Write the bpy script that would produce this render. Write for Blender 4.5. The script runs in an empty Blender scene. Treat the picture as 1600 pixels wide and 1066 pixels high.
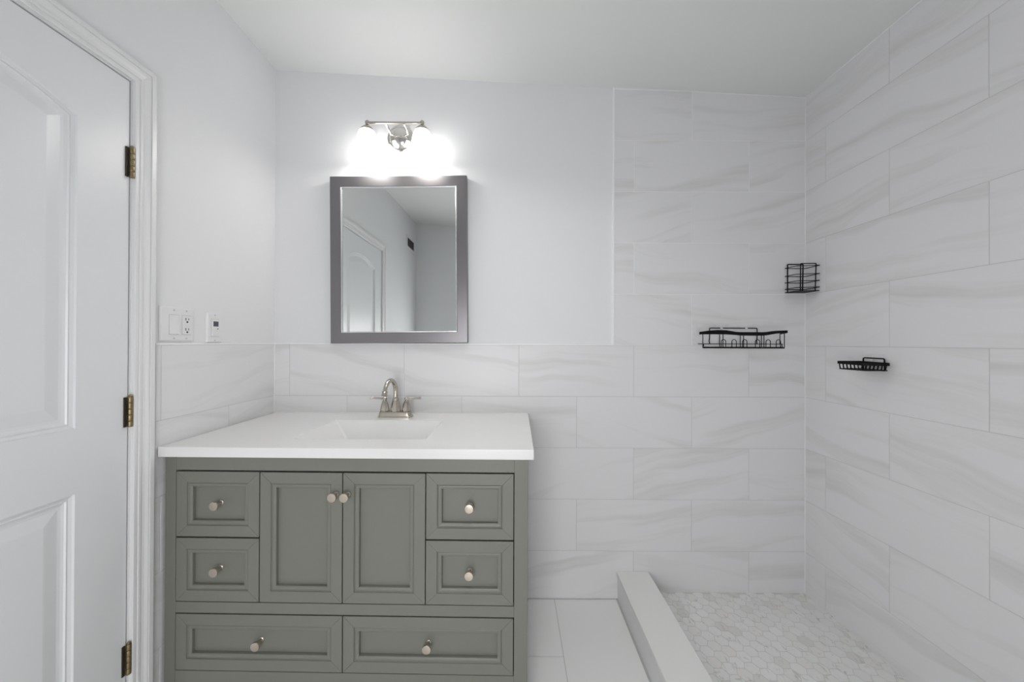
import bpy, bmesh, math, random
from mathutils import Vector, Matrix
random.seed(7)
R = math.radians
C = bpy.context.scene.collection
SC = bpy.context.scene

# ------------------------------------------------------------------ camera, world, lights, exposure
cam_d = bpy.data.cameras.new('camera')
cam_d.sensor_width = 36.0
cam_d.lens = 560.0 / 1600.0 * 36.0
cam_d.clip_start = 0.02
cam = bpy.data.objects.new('camera', cam_d); C.objects.link(cam)
cam.location = (0, 0, 1.25)
# level camera looking along +Y, with the photo's tiny roll, yaw and pitch
cam.rotation_euler = (Matrix.Rotation(R(0.153), 4, 'Z') @ Matrix.Rotation(R(90.205), 4, 'X') @ Matrix.Rotation(R(0.2), 4, 'Z')).to_euler()
SC.camera = cam

SC.view_settings.view_transform = 'Standard'
SC.view_settings.look = 'None'
SC.view_settings.gamma = 1.0
SC.view_settings.use_curve_mapping = False
SC.view_settings.exposure = 0.05

W = bpy.data.worlds.new('world'); SC.world = W; W.use_nodes = True
wn = W.node_tree.nodes; wl = W.node_tree.links
wn.clear()
wo = wn.new('ShaderNodeOutputWorld'); wb = wn.new('ShaderNodeBackground')
wb.inputs['Color'].default_value = (0.985, 0.985, 1.0, 1)
wb.inputs['Strength'].default_value = 8.3
wl.new(wb.outputs[0], wo.inputs[0])

def light(name, kind, loc, power, color=(1, 1, 1), rot=(0, 0, 0), **kw):
    d = bpy.data.lights.new(name, kind); d.energy = power; d.color = color
    for k, v in kw.items(): setattr(d, k, v)
    o = bpy.data.objects.new(name, d); C.objects.link(o); o.location = loc; o.rotation_euler = rot
    return o
# fill light enters by an added, unseen window behind the camera: a portal guides the sky light in
FILL_WIN = (-0.66, 0.16, 0.30, 1.55)           # x0, x1, z0, z1 of the added window opening in the rear wall
REAR = -0.74
po = light('added_window_portal', 'AREA', ((FILL_WIN[0]+FILL_WIN[1])/2, REAR-0.10, (FILL_WIN[2]+FILL_WIN[3])/2), 1.0, rot=(R(90), 0, 0), shape='RECTANGLE', size=FILL_WIN[1]-FILL_WIN[0], size_y=FILL_WIN[3]-FILL_WIN[2])
po.data.cycles.is_portal = True
BULB_W = 1.1
FILL_LAMP_XY = (0.05, 0.95)
FILL_LAMP_W = 2.3  # power of the downlight added as overhead fill

# ------------------------------------------------------------------ materials
def mat(name, col, rough=0.5, metal=0.0, bump=None, var=None, coat=0.0, spec=0.5):
    m = bpy.data.materials.new(name); m.use_nodes = True
    n = m.node_tree.nodes; l = m.node_tree.links
    b = n['Principled BSDF']
    b.inputs['Base Color'].default_value = (*col, 1); b.inputs['Roughness'].default_value = rough
    b.inputs['Metallic'].default_value = metal; b.inputs['Specular IOR Level'].default_value = spec
    b.inputs['Coat Weight'].default_value = coat
    tc = n.new('ShaderNodeTexCoord')
    if var:                                # (scale, amount): faint tone variation
        t = n.new('ShaderNodeTexNoise'); t.inputs['Scale'].default_value = var[0]; t.inputs['Detail'].default_value = 4
        l.new(tc.outputs['Object'], t.inputs['Vector'])
        mx = n.new('ShaderNodeMix'); mx.data_type = 'RGBA'
        mx.inputs['A'].default_value = (*[c*(1-var[1]) for c in col], 1); mx.inputs['B'].default_value = (*[min(1, c*(1+var[1])) for c in col], 1)
        l.new(t.outputs['Fac'], mx.inputs['Factor']); l.new(mx.outputs['Result'], b.inputs['Base Color'])
    if bump:                               # (scale, strength)
        t = n.new('ShaderNodeTexNoise'); t.inputs['Scale'].default_value = bump[0]; t.inputs['Detail'].default_value = 3
        l.new(tc.outputs['Object'], t.inputs['Vector'])
        bp = n.new('ShaderNodeBump'); bp.inputs['Strength'].default_value = bump[1]; bp.inputs['Distance'].default_value = 0.01
        l.new(t.outputs['Fac'], bp.inputs['Height']); l.new(bp.outputs[0], b.inputs['Normal'])
    return m

def marble(name, base, streak, rough, amount=1.0, us=0.9, vs=9.0):
    """Pale stone with long soft streaks; each tile (mesh island) has its own cut of the stone."""
    m = bpy.data.materials.new(name); m.use_nodes = True
    n = m.node_tree.nodes; l = m.node_tree.links; b = n['Principled BSDF']
    b.inputs['Roughness'].default_value = rough; b.inputs['Specular IOR Level'].default_value = 0.3
    uv = n.new('ShaderNodeUVMap'); uv.uv_map = 'UVMap'
    geo = n.new('ShaderNodeNewGeometry'); rnd = geo.outputs['Random Per Island']
    def M(op, a, c=None, d=None):
        x = n.new('ShaderNodeMath'); x.operation = op
        for i, s in enumerate((a, c, d)):
            if s is None: continue
            if isinstance(s, (int, float)): x.inputs[i].default_value = s
            else: l.new(s, x.inputs[i])
        return x.outputs[0]
    sp = n.new('ShaderNodeSeparateXYZ'); l.new(uv.outputs[0], sp.inputs[0])
    r2 = M('FRACT', M('MULTIPLY', rnd, 17.31)); r3 = M('FRACT', M('MULTIPLY', rnd, 53.77))
    slope = M('MULTIPLY', M('SUBTRACT', r2, 0.5), 0.55)
    v = M('ADD', sp.outputs[1], M('MULTIPLY', sp.outputs[0], slope))
    # slow wobble of the streaks
    cw = n.new('ShaderNodeCombineXYZ')
    l.new(M('ADD', M('MULTIPLY', sp.outputs[0], 3.2), M('MULTIPLY', rnd, 91.0)), cw.inputs[0]); l.new(M('MULTIPLY', sp.outputs[1], 3.0), cw.inputs[1])
    wob = n.new('ShaderNodeTexNoise'); wob.inputs['Scale'].default_value = 1.0; wob.inputs['Detail'].default_value = 1.0
    l.new(cw.outputs[0], wob.inputs['Vector'])
    v = M('ADD', v, M('MULTIPLY', M('SUBTRACT', wob.outputs['Fac'], 0.5), 0.10))
    cx = n.new('ShaderNodeCombineXYZ')
    l.new(M('ADD', M('MULTIPLY', sp.outputs[0], us), M('MULTIPLY', rnd, 37.0)), cx.inputs[0])
    l.new(M('ADD', M('MULTIPLY', v, vs), M('MULTIPLY', r3, 29.0)), cx.inputs[1])
    t = n.new('ShaderNodeTexNoise'); t.inputs['Scale'].default_value = 1.0; t.inputs['Detail'].default_value = 4.0; t.inputs['Roughness'].default_value = 0.55
    l.new(cx.outputs[0], t.inputs['Vector'])
    ramp = n.new('ShaderNodeValToRGB'); e = ramp.color_ramp
    e.elements[0].position = 0.50; e.elements[0].color = (0, 0, 0, 1)
    e.elements[1].position = 0.74; e.elements[1].color = (1, 1, 1, 1)
    l.new(t.outputs['Fac'], ramp.inputs[0])
    # thin veins inside the streaks
    cv = n.new('ShaderNodeCombineXYZ')
    l.new(M('ADD', M('MULTIPLY', sp.outputs[0], us*1.5), M('MULTIPLY', r2, 61.0)), cv.inputs[0]); l.new(M('MULTIPLY', v, vs*4.0), cv.inputs[1])
    t2 = n.new('ShaderNodeTexNoise'); t2.inputs['Scale'].default_value = 1.0; t2.inputs['Detail'].default_value = 3.0
    l.new(cv.outputs[0], t2.inputs['Vector'])
    fac = M('MULTIPLY', ramp.outputs[0], M('MULTIPLY_ADD', t2.outputs['Fac'], 0.9, 0.15))
    fac = M('MULTIPLY', fac, amount)
    mx = n.new('ShaderNodeMix'); mx.data_type = 'RGBA'
    mx.inputs['A'].default_value = (*base, 1); mx.inputs['B'].default_value = (*streak, 1)
    l.new(fac, mx.inputs['Factor']); l.new(mx.outputs['Result'], b.inputs['Base Color'])
    return m

def mosaic(name):
    m = bpy.data.materials.new(name); m.use_nodes = True
    n = m.node_tree.nodes; l = m.node_tree.links; b = n['Principled BSDF']
    b.inputs['Roughness'].default_value = 0.35
    geo = n.new('ShaderNodeNewGeometry'); tc = n.new('ShaderNodeTexCoord')
    r1 = n.new('ShaderNodeValToRGB'); e = r1.color_ramp
    e.elements[0].position = 0.0; e.elements[0].color = (0.80, 0.80, 0.785, 1)
    e.elements[1].position = 1.0; e.elements[1].color = (0.71, 0.705, 0.685, 1)
    x = e.elements.new(0.55); x.color = (0.84, 0.84, 0.84, 1)
    x = e.elements.new(0.85); x.color = (0.80, 0.79, 0.77, 1)
    l.new(geo.outputs['Random Per Island'], r1.inputs[0])
    ad = n.new('ShaderNodeVectorMath'); ad.operation = 'MULTIPLY_ADD'
    ad.inputs[1].default_value = (48, 22, 30)
    cb = n.new('ShaderNodeCombineXYZ')
    mu = n.new('ShaderNodeMath'); mu.operation = 'MULTIPLY'; mu.inputs[1].default_value = 60
    l.new(geo.outputs['Random Per Island'], mu.inputs[0]); l.new(mu.outputs[0], cb.inputs[0]); l.new(mu.outputs[0], cb.inputs[2])
    l.new(tc.outputs['Object'], ad.inputs[0]); l.new(cb.outputs[0], ad.inputs[2])
    t = n.new('ShaderNodeTexNoise'); t.inputs['Scale'].default_value = 1.0; t.inputs['Detail'].default_value = 3; t.inputs['Distortion'].default_value = 1.2
    l.new(ad.outputs[0], t.inputs['Vector'])
    r2 = n.new('ShaderNodeValToRGB'); r2.color_ramp.elements[0].position = 0.60; r2.color_ramp.elements[1].position = 0.78
    r2.color_ramp.elements[0].color = (0, 0, 0, 1); r2.color_ramp.elements[1].color = (0.75, 0.75, 0.75, 1)
    l.new(t.outputs['Fac'], r2.inputs[0])
    mx = n.new('ShaderNodeMix'); mx.data_type = 'RGBA'; mx.inputs['B'].default_value = (0.33, 0.33, 0.31, 1)
    l.new(r2.outputs[0], mx.inputs['Factor']); l.new(r1.outputs[0], mx.inputs['A']); l.new(mx.outputs['Result'], b.inputs['Base Color'])
    return m

def emit_mat(name, col, strength):
    m = mat(name, col, 0.35)
    b = m.node_tree.nodes['Principled BSDF']
    b.inputs['Emission Color'].default_value = (*col, 1); b.inputs['Emission Strength'].default_value = strength
    return m

MAT = dict(
    paint=mat('wall_paint', (0.81, 0.815, 0.825), 0.55, bump=(9, 0.05), spec=0.2),
    ceiling=mat('ceiling_paint', (0.80, 0.815, 0.80), 0.55, bump=(7, 0.08)),
    trim=mat('trim_paint', (0.80, 0.80, 0.805), 0.32),
    door=mat('door_paint', (0.79, 0.80, 0.815), 0.33, bump=(60, 0.03)),
    tile=marble('streaked_wall_tile', (0.79, 0.79, 0.80), (0.575, 0.57, 0.545), 0.34, amount=0.88, us=1.0, vs=12.0),
    groutw=mat('white_grout', (0.93, 0.93, 0.925), 0.8),
    grout=mat('pale_grout', (0.63, 0.63, 0.63), 0.8),
    edge=mat('white_tile_edge', (0.93, 0.93, 0.93), 0.4),
    floor=mat('floor_porcelain', (0.90, 0.90, 0.89), 0.3, var=(3, 0.015)),
    floorgrout=mat('floor_grout', (0.55, 0.55, 0.54), 0.8),
    curb=mat('curb_quartz', (0.83, 0.83, 0.82), 0.25, var=(4, 0.01)),
    mosaic=mosaic('marble_hexagon_mosaic'),
    hexgrout=mat('mosaic_grout', (0.64, 0.64, 0.625), 0.8),
    green=mat('sage_grey_paint', (0.198, 0.202, 0.172), 0.42, var=(2.5, 0.03)),
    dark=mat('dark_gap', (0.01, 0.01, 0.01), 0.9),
    counter=mat('white_cultured_marble', (0.85, 0.85, 0.84), 0.2, coat=0.2),
    nickel=mat('brushed_nickel', (0.50, 0.46, 0.40), 0.27, 1.0, bump=(220, 0.05)),
    knob=mat('satin_nickel_knob', (0.60, 0.53, 0.45), 0.33, 1.0),
    chrome=mat('polished_nickel', (0.72, 0.70, 0.67), 0.14, 1.0),
    frame=mat('pewter_frame', (0.235, 0.225, 0.235), 0.34, 0.85),
    lip=mat('bright_frame_lip', (0.75, 0.75, 0.75), 0.25, 0.8),
    mirror=mat('mirror_silver', (0.82, 0.84, 0.825), 0.0, 1.0),
    black=mat('black_coated_wire', (0.003, 0.003, 0.0035), 0.5, spec=0.2),
    pad=mat('clear_adhesive', (0.80, 0.80, 0.81), 0.2),
    plate=mat('white_plastic', (0.82, 0.82, 0.825), 0.3),
    slot=mat('dark_slot', (0.008, 0.008, 0.008), 0.6),
    screw=mat('painted_screw', (0.55, 0.55, 0.56), 0.4),
    lcd=mat('grey_display', (0.13, 0.13, 0.16), 0.25),
    lcdink=mat('display_digits', (0.03, 0.03, 0.04), 0.4),
    brass=mat('aged_brass', (0.30, 0.235, 0.13), 0.38, 1.0, var=(90, 0.35)),
    leaf=mat('dark_brass_leaf', (0.06, 0.05, 0.035), 0.5, 0.7),
    shade=emit_mat('glowing_opal_glass', (1.0, 0.985, 0.97), 4.9),
    bulb=emit_mat('glowing_bulb', (1.0, 0.98, 0.95), 12.0),
    disc=emit_mat('fill_lamp_diffuser', (1.0, 0.99, 0.97), 3.0),
    caulk=mat('white_caulk', (0.84, 0.84, 0.835), 0.5),
    vent=mat('vent_enamel', (0.78, 0.78, 0.78), 0.4),
)
def frosted():
    m = bpy.data.materials.new('added_window_pane'); m.use_nodes = True
    n = m.node_tree.nodes; l = m.node_tree.links; n.remove(n['Principled BSDF'])
    t = n.new('ShaderNodeBsdfTransparent'); g = n.new('ShaderNodeBsdfGlossy'); g.inputs['Roughness'].default_value = 0.05
    mx = n.new('ShaderNodeMixShader'); mx.inputs[0].default_value = 0.06
    l.new(t.outputs[0], mx.inputs[1]); l.new(g.outputs[0], mx.inputs[2]); l.new(mx.outputs[0], n['Material Output'].inputs[0])
    return m
MAT['pane'] = frosted()

# ------------------------------------------------------------------ mesh helpers
class MB:
    def __init__(s): s.v = []; s.f = []; s.mi = []; s.uv = []; s.sm = []
    def add(s, vs, fs, mi=0, smooth=False, uvs=None):
        o = len(s.v); s.v += [tuple(p) for p in vs]
        for k, f in enumerate(fs):
            s.f.append([o+i for i in f]); s.mi.append(mi); s.sm.append(smooth)
            s.uv.append([uvs[i] for i in f] if uvs else None)
        return s
    def box(s, x0, x1, y0, y1, z0, z1, mi=0):
        vs = [(x, y, z) for z in (z0, z1) for y in (y0, y1) for x in (x0, x1)]
        return s.add(vs, [(0, 2, 3, 1), (4, 5, 7, 6), (0, 1, 5, 4), (2, 6, 7, 3), (0, 4, 6, 2), (1, 3, 7, 5)], mi)
    def quad(s, a, b, c, d, mi=0, uvs=None): return s.add([a, b, c, d], [(0, 1, 2, 3)], mi, False, uvs)
    def tube(s, pts, r, n=10, closed=False, mi=0, caps=True):
        P = [Vector(p) for p in pts]; N = len(P)
        rr = r if isinstance(r, (list, tuple)) else [r]*N
        T = []
        for i in range(N):
            a = P[i-1] if (i > 0 or closed) else P[i]; b = P[(i+1) % N] if (i < N-1 or closed) else P[i]
            t = (b-a); T.append(t.normalized() if t.length > 1e-9 else Vector((0, 0, 1)))
        up = Vector((0, 0, 1)) if abs(T[0].z) < 0.9 else Vector((1, 0, 0))
        nrm = T[0].cross(up).normalized(); rings = []
        for i in range(N):
            if i > 0:
                q = T[i-1].rotation_difference(T[i]); nrm = (q @ nrm).normalized()
            bn = T[i].cross(nrm).normalized()
            rings.append([P[i] + rr[i]*(math.cos(2*math.pi*k/n)*nrm + math.sin(2*math.pi*k/n)*bn) for k in range(n)])
        vs = [p for rg in rings for p in rg]; fs = []
        for i in range(N if closed else N-1):
            j = (i+1) % N
            for k in range(n): fs.append((i*n+k, i*n+(k+1) % n, j*n+(k+1) % n, j*n+k))
        if not closed and caps:
            fs.append(tuple(range(n-1, -1, -1))); fs.append(tuple((N-1)*n+k for k in range(n)))
        return s.add(vs, fs, mi, True)
    def lathe(s, prof, origin, axis=(0, 0, 1), n=32, mi=0, sq=None):
        """prof: list of (radius, height along axis); closed at both ends when radius is 0; sq = sides of a prism instead of a round."""
        A = Vector(axis).normalized(); O = Vector(origin)
        U = A.cross(Vector((0, 0, 1)) if abs(A.z) < 0.9 else Vector((1, 0, 0))).normalized(); V = A.cross(U)
        n = sq or n; off = math.pi/n if sq else 0
        vs = []; fs = []
        for (r, h) in prof:
            r = max(r, 1e-5)
            vs += [O + A*h + r*(math.cos(2*math.pi*k/n+off)*U + math.sin(2*math.pi*k/n+off)*V) for k in range(n)]
        for i in range(len(prof)-1):
            for k in range(n): fs.append((i*n+k, i*n+(k+1) % n, (i+1)*n+(k+1) % n, (i+1)*n+k))
        return s.add(vs, fs, mi, not sq)

ROOT = {}
def obj(name, mb, m, parent=None, local=False, bevel=0.0, solid=0.0, auto=40, seg=2):
    me = bpy.data.meshes.new(name)
    base = ROOT.get(parent.name, Vector()) if (parent and not local) else Vector()
    me.from_pydata([Vector(p)-base for p in mb.v], [], mb.f)
    ms = m if isinstance(m, (list, tuple)) else [m]
    for k in ms: me.materials.append(MAT[k])
    for p, mi, sm in zip(me.polygons, mb.mi, mb.sm): p.material_index = mi; p.use_smooth = sm
    if any(u for u in mb.uv):
        uvl = me.uv_layers.new(name='UVMap')
        for p, u in zip(me.polygons, mb.uv):
            if u:
                for li, c in zip(p.loop_indices, u): uvl.data[li].uv = c
    me.validate(); me.update()
    if any(mb.sm): me.set_sharp_from_angle(angle=R(auto))
    o = bpy.data.objects.new(name, me); C.objects.link(o)
    if parent: o.parent = parent; ROOT[o.name] = ROOT.get(parent.name, Vector())
    if solid:
        md = o.modifiers.new('thickness', 'SOLIDIFY'); md.thickness = solid; md.offset = -1
    if bevel:
        md = o.modifiers.new('bevel', 'BEVEL'); md.width = bevel; md.segments = seg; md.limit_method = 'ANGLE'; md.angle_limit = R(35)
    return o
def tag(o, label, cat, group=None):
    o['label'] = label; o['category'] = cat
    if group: o['group'] = group
    return o
def thing(name, label, cat, loc, rot=(0, 0, 0), group=None):
    o = bpy.data.objects.new(name, None); C.objects.link(o); o.location = loc; o.rotation_euler = rot
    o.empty_display_size = 0.05; ROOT[o.name] = Vector(loc)
    return tag(o, label, cat, group)
def struct(o, label=None):
    o['kind'] = 'structure'
    if label: o['label'] = label
    return o

# ------------------------------------------------------------------ room shell
XL, XR, YB = -1.166, 1.424, 1.750        # tile faces of the left, right and back walls
XLP, YBP = -1.172, 1.757                 # painted faces of the left and back walls
TT = 1.237                               # height of the tile wainscot
ROW, TLEN = 0.2505, 0.5605
TRX = 0.492                              # left edge of the full-height shower tile
CT_, SF_ = .903, .036
def zc(x, y): return 2.586 - 0.0522*(x+1.166) + 0.024*(YB-y)*(XR-x)/2.59

c = MB()
xs = [-1.30, XLP, -0.4, 0.4, XR+.02, 1.60]; ys = [REAR-0.15, REAR, 0.4, YBP, 1.90]
for i in range(len(xs)-1):
    for j in range(len(ys)-1):
        q = [(xs[i], ys[j]), (xs[i], ys[j+1]), (xs[i+1], ys[j+1]), (xs[i+1], ys[j])]
        c.quad(*[(x, y, zc(x, y)) for x, y in q])
        c.quad(*[(x, y, zc(x, y)+.12) for x, y in q[::-1]])
struct(obj('ceiling', c, 'ceiling'), 'off-white sloping painted ceiling')

def slab_poly(mb, pts, d, mi=0):
    """prism: pts front polygon, d = offset vector to its back"""
    n = len(pts); D = Vector(d)
    vs = [Vector(p) for p in pts] + [Vector(p)+D for p in pts]
    mb.add(vs, [tuple(range(n)), tuple(range(2*n-1, n-1, -1))] + [(i, i+n, (i+1) % n+n, (i+1) % n) for i in range(n)], mi)

def tiles(mb, axis, u0, u1, rows, jointsA, jointsB, zmin, top, face, into, base=0.0):
    """individual tiles in running bond. axis 'X' or 'Y'; face = plane coordinate; into = direction to the wall body."""
    g = 0.0012; bv = 0.0009; th = 0.0016
    def P(u, z, d):
        return (u, face + into*d, z) if axis == 'X' else (face + into*d, u, z)
    for k in rows:
        z0 = TT + ROW*k; z1 = z0 + ROW
        J = jointsA if k % 2 else jointsB
        js = [u0] + [j for j in J if u0+0.012 < j < u1-0.012] + [u1]
        for a, b in zip(js, js[1:]):
            za = max(z0, zmin)
            ta = min(z1, top(a)); tb = min(z1, top(b))
            if min(ta, tb) - za < 0.01: continue
            L = [(a+g, za+g), (b-g, za+g), (b-g, tb-g), (a+g, ta-g)]
            I = [(a+g+bv, za+g+bv), (b-g-bv, za+g+bv), (b-g-bv, tb-g-bv), (a+g+bv, ta-g-bv)]
            vs = [P(u, z, th) for u, z in L] + [P(u, z, 0.0004) for u, z in L] + [P(u, z, 0) for u, z in I]
            uv = L + L + I
            flip = (axis == 'X') == (into > 0)
            fs = [(8, 9, 10, 11)]
            for i in range(4):
                j = (i+1) % 4
                fs += [(i, j, 4+j, 4+i), (4+i, 4+j, 8+j, 8+i)]
            if not flip: fs = [f[::-1] for f in fs]
            mb.add(vs, fs, 0, False, uv)

# joints in the running bond (metres along each wall)
JA = [0.590 + TLEN*k for k in range(-4, 3)]
JB = [0.872 + TLEN*k for k in range(-5, 3)]
RA = [1.636 - TLEN*k for k in range(0, 6)][::-1]
RB = [1.360 - TLEN*k for k in range(0, 6)][::-1]
LA = [1.186 + TLEN*k for k in range(0, 2)]
LB = [1.47]

# back wall: painted plaster above, tiled wainscot and shower
w = MB()
slab_poly(w, [(-1.30, YBP, -.05), (1.56, YBP, -.05), (1.56, YBP, zc(1.56, YBP)+.02), (-1.30, YBP, zc(-1.30, YBP)+.02)], (0, .12, 0))
wb_ = struct(obj('wall_back', w, 'paint'), 'white painted back wall with tiled wainscot and shower')
g = MB()
slab_poly(g, [(XL-.006, YB+.0012, 0), (XR+.006, YB+.0012, 0), (XR+.006, YB+.0012, TT), (XL-.006, YB+.0012, TT)], (0, .006, 0), 1)
slab_poly(g, [(TRX, YB+.0012, TT), (XR+.006, YB+.0012, TT), (XR+.006, YB+.0012, zc(XR, YB)), (TRX, YB+.0012, zc(TRX, YB))], (0, .006, 0))
obj('grout', g, ['groutw', 'grout'], wb_)
t = MB()
tiles(t, 'X', XL, XR, [-5, -4, -3, -2, -1], JA, JB, 0.004, lambda u: TT, YB, 1)
tiles(t, 'X', TRX, XR, [0, 1, 2, 3, 4, 5], JA, JB, 0.0, lambda u: zc(u, YB)-.001, YB, 1)
obj('tile_cladding', t, 'tile', wb_)
# white edge strip along the tile top and up the shower
e = MB()
e.box(XL, TRX, YB-.0012, YBP, TT, TT+.006)
e.box(TRX-.0085, TRX+.0005, YB-.003, YBP, TT+.006, zc(TRX, YB)-.001)
struct(obj('trim_1', e, 'edge', bevel=.0008), 'thin white edge strip along the back wall tile')

m_ = MB()
m_.tube([(XL+.0003, YB-.0003, CT_), (XL+.0003, YB-.0003, TT)], .0026, n=8)
m_.tube([(XR-.0003, YB-.0003, SF_), (XR-.0003, YB-.0003, zc(XR, YB))], .0026, n=8)
m_.tube([(TRX, YB, zc(TRX, YB)-.001), (XR, YB, zc(XR, YB)-.001)], .0024, n=8)
obj('caulk_bead', m_, 'caulk', wb_)

# right wall: tiled to the ceiling
w = MB()
slab_poly(w, [(XR+.0062, REAR-.12, -.05), (XR+.0062, REAR-.12, zc(XR, REAR)+.03), (XR+.0062, YBP+.02, zc(XR, YBP)+.03), (XR+.0062, YBP+.02, -.05)], (.12, 0, 0))
wr = struct(obj('wall_right', w, 'paint'), 'right shower wall of streaked pale tiles')
g = MB()
slab_poly(g, [(XR+.0012, .20, 0), (XR+.0012, .20, zc(XR, .2)), (XR+.0012, YB, zc(XR, YB)), (XR+.0012, YB, 0)], (.005, 0, 0))
obj('grout', g, 'grout', wr)
t = MB()
tiles(t, 'Y', .20, YB, range(-5, 6), RA, RB, 0.004, lambda u: zc(XR, u)-.001, XR, 1)
obj('tile_cladding', t, 'tile', wr)

m_ = MB(); m_.tube([(XR, .2, zc(XR, .2)-.001), (XR, YB-.004, zc(XR, YB)-.001)], .0030, n=8)
obj('caulk_bead', m_, 'caulk', wr)

# left wall with the door opening
DY0, DY1, DZ = 0.330, 1.089, 2.042      # door slab
OY0, OY1, OZ = DY0-.004, DY1+.004, DZ+.004
w = MB()
for (y0, y1, z0) in ((REAR-.12, OY0-.018, -.05), (OY1+.018, YBP+.02, -.05), (OY0-.018, OY1+.018, OZ+.018)):
    slab_poly(w, [(XLP, y0, z0), (XLP, y1, z0), (XLP, y1, zc(XLP, y1)+.02), (XLP, y0, zc(XLP, y0)+.02)], (-.12, 0, 0))
wlft = struct(obj('wall_left', w, 'paint'), 'white painted left wall with a tiled strip beside the vanity')
g = MB()
slab_poly(g, [(XL-.0012, 1.167, 0), (XL-.0012, YB, 0), (XL-.0012, YB, TT), (XL-.0012, 1.167, TT)], (-.0046, 0, 0))
obj('grout', g, 'grout', wlft)
t = MB()
tiles(t, 'Y', 1.167, YB, [-5, -4, -3, -2, -1], LA, LB, .004, lambda u: TT, XL, -1)
obj('tile_cladding', t, 'tile', wlft)
e = MB(); e.box(XLP, XL+.0012, 1.167, YB-.0012, TT, TT+.006)
struct(obj('trim_2', e, 'edge', bevel=.0008), 'thin white edge strip along the left wall tile')

# rear wall behind the camera with the window added for fill light
w = MB()
def rear(x0, x1, z0, z1): w.box(x0, x1, REAR-.14, REAR, z0, z1)
zt = 2.68
rear(-1.30, FILL_WIN[0], -.05, zt); rear(FILL_WIN[1], 1.56, -.05, zt); rear(FILL_WIN[0], FILL_WIN[1], -.05, FILL_WIN[2]); rear(FILL_WIN[0], FILL_WIN[1], FILL_WIN[3], zt)
struct(obj('wall_rear', w, 'paint'), 'white painted wall behind the camera')
wf = MB()
x0, x1, z0, z1 = FILL_WIN
for (a, b, c_, d) in ((x0, x0+.045, z0, z1), (x1-.045, x1, z0, z1), (x0+.045, x1-.045, z0, z0+.045), (x0+.045, x1-.045, z1-.045, z1), (x0+.045, x1-.045, (z0+z1)/2-.015, (z0+z1)/2+.015)):
    wf.box(a, b, REAR-.09, REAR-.04, c_, d)
win = struct(obj('added_window_1', wf, 'trim', bevel=.003), 'white sash window added behind the camera for fill light')
p_ = MB(); p_.box(x0+.045, x1-.045, REAR-.066, REAR-.062, z0+.045, z1-.045)
obj('pane', p_, 'pane', win)
s_ = MB(); s_.box(x0-.03, x1+.03, REAR-.001, REAR+.03, z0-.02, z0)
obj('sill', s_, 'trim', win, bevel=.003)

# floor
f = MB()
f.box(-1.30, 1.56, REAR-.14, YBP, -.06, -.0015, 1)
xj = [-1.20, -1.012, -.403, .206, .5075]
for i, (a, b) in enumerate(zip(xj, xj[1:])):
    off = 1.43 if i % 2 == 0 else 1.12
    yj = [REAR] + [off - .6*k for k in range(4, -1, -1) if off-.6*k > REAR+.05] + [YB+.001]
    for y0, y1 in zip(yj, yj[1:]):
        gp = .0012
        f.box(a+gp, b-gp, y0+gp, y1-gp, -.0014, 0, 0)
struct(obj('floor', f, ['floor', 'floorgrout']), 'pale large-format porcelain floor tiles')
# shower floor: hexagon mosaic, a little above the room floor
SF = 0.036
f = MB()
f.box(.655, XR+.001, .10, YB+.001, -.0012, SF-.0012, 1)
s = .0286; rr = s-.0011
cols = int((XR-.64)/(1.5*s))+2
for i in range(cols):
    for j in range(40):
        cx = .640 + 1.5*s*i; cy = YB - .010 - s*math.sqrt(3)*(j + (.5 if i % 2 else 0))
        if cy < .18: continue
        pts = [(min(max(cx+rr*math.cos(math.pi/3*k), .657), XR), min(cy+rr*math.sin(math.pi/3*k), YB), SF) for k in range(6)]
        if max(p[0] for p in pts)-min(p[0] for p in pts) < .01: continue
        zz = SF + random.uniform(-.00025, .00025)
        top_ = [(p[0], p[1], zz) for p in pts]; bot = [(p[0], p[1], SF-.0013) for p in pts]
        f.add(top_+bot, [tuple(range(6))] + [(k+6, (k+1) % 6+6, (k+1) % 6, k) for k in range(6)], 0)
struct(obj('floor_shower', f, ['mosaic', 'hexgrout']), 'shower floor of marble hexagon mosaic')
# shower curb
k = MB(); k.box(.514, .656, .12, YB-.0005, 0, .120)
cb = struct(obj('shower_curb', k, 'tile'), 'low white shower curb with a stone top')
k2 = MB(); k2.box(.508, .6625, .12, YB-.0005, .120, .1365)
obj('curb_top', k2, 'curb', cb, bevel=.002)

# ------------------------------------------------------------------ door (structure) with casing, panels and hinges
def loop_rect(y0, y1, z0, z1, o): return [(y0+o, z0+o), (y1-o, z0+o), (y1-o, z1-o), (y0+o, z1-o)]
PC, PA = .7110, .2485              # panel centre and half width
PZ0, PZS, PH = 1.014, 1.858, .060        # panel bottom, shoulder, arch rise
PR = (PA*PA + PH*PH)/(2*PH); PZC = PZS + PH - PR
def loop_arch(o, n=24):
    a = PA-o; r = PR-o; ang = math.asin(a/r)
    pts = [(PC-a, PZ0+o), (PC+a, PZ0+o)]
    for i in range(n+1):
        th = ang - 2*ang*i/n
        pts.append((PC + r*math.sin(th), PZC + r*math.cos(th)))
    return pts
XD = -1.1735                             # door face
PROF = [(0, 0), (.002, .0050), (.009, .0078), (.0135, .0058), (.0160, .0092), (.0220, .0108), (.029, .0110), (.056, .0060), (.060, .0055)]
bm = bmesh.new()
def ring(pts, d): return [bm.verts.new((XD-d, y, z)) for y, z in pts]
def edges(vs): return [bm.edges.new((vs[i], vs[(i+1) % len(vs)])) for i in range(len(vs))]
outer = ring([(DY0, .012), (DY1, .012), (DY1, DZ), (DY0, DZ)], 0)
E_ = edges(outer); inner0 = []
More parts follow.
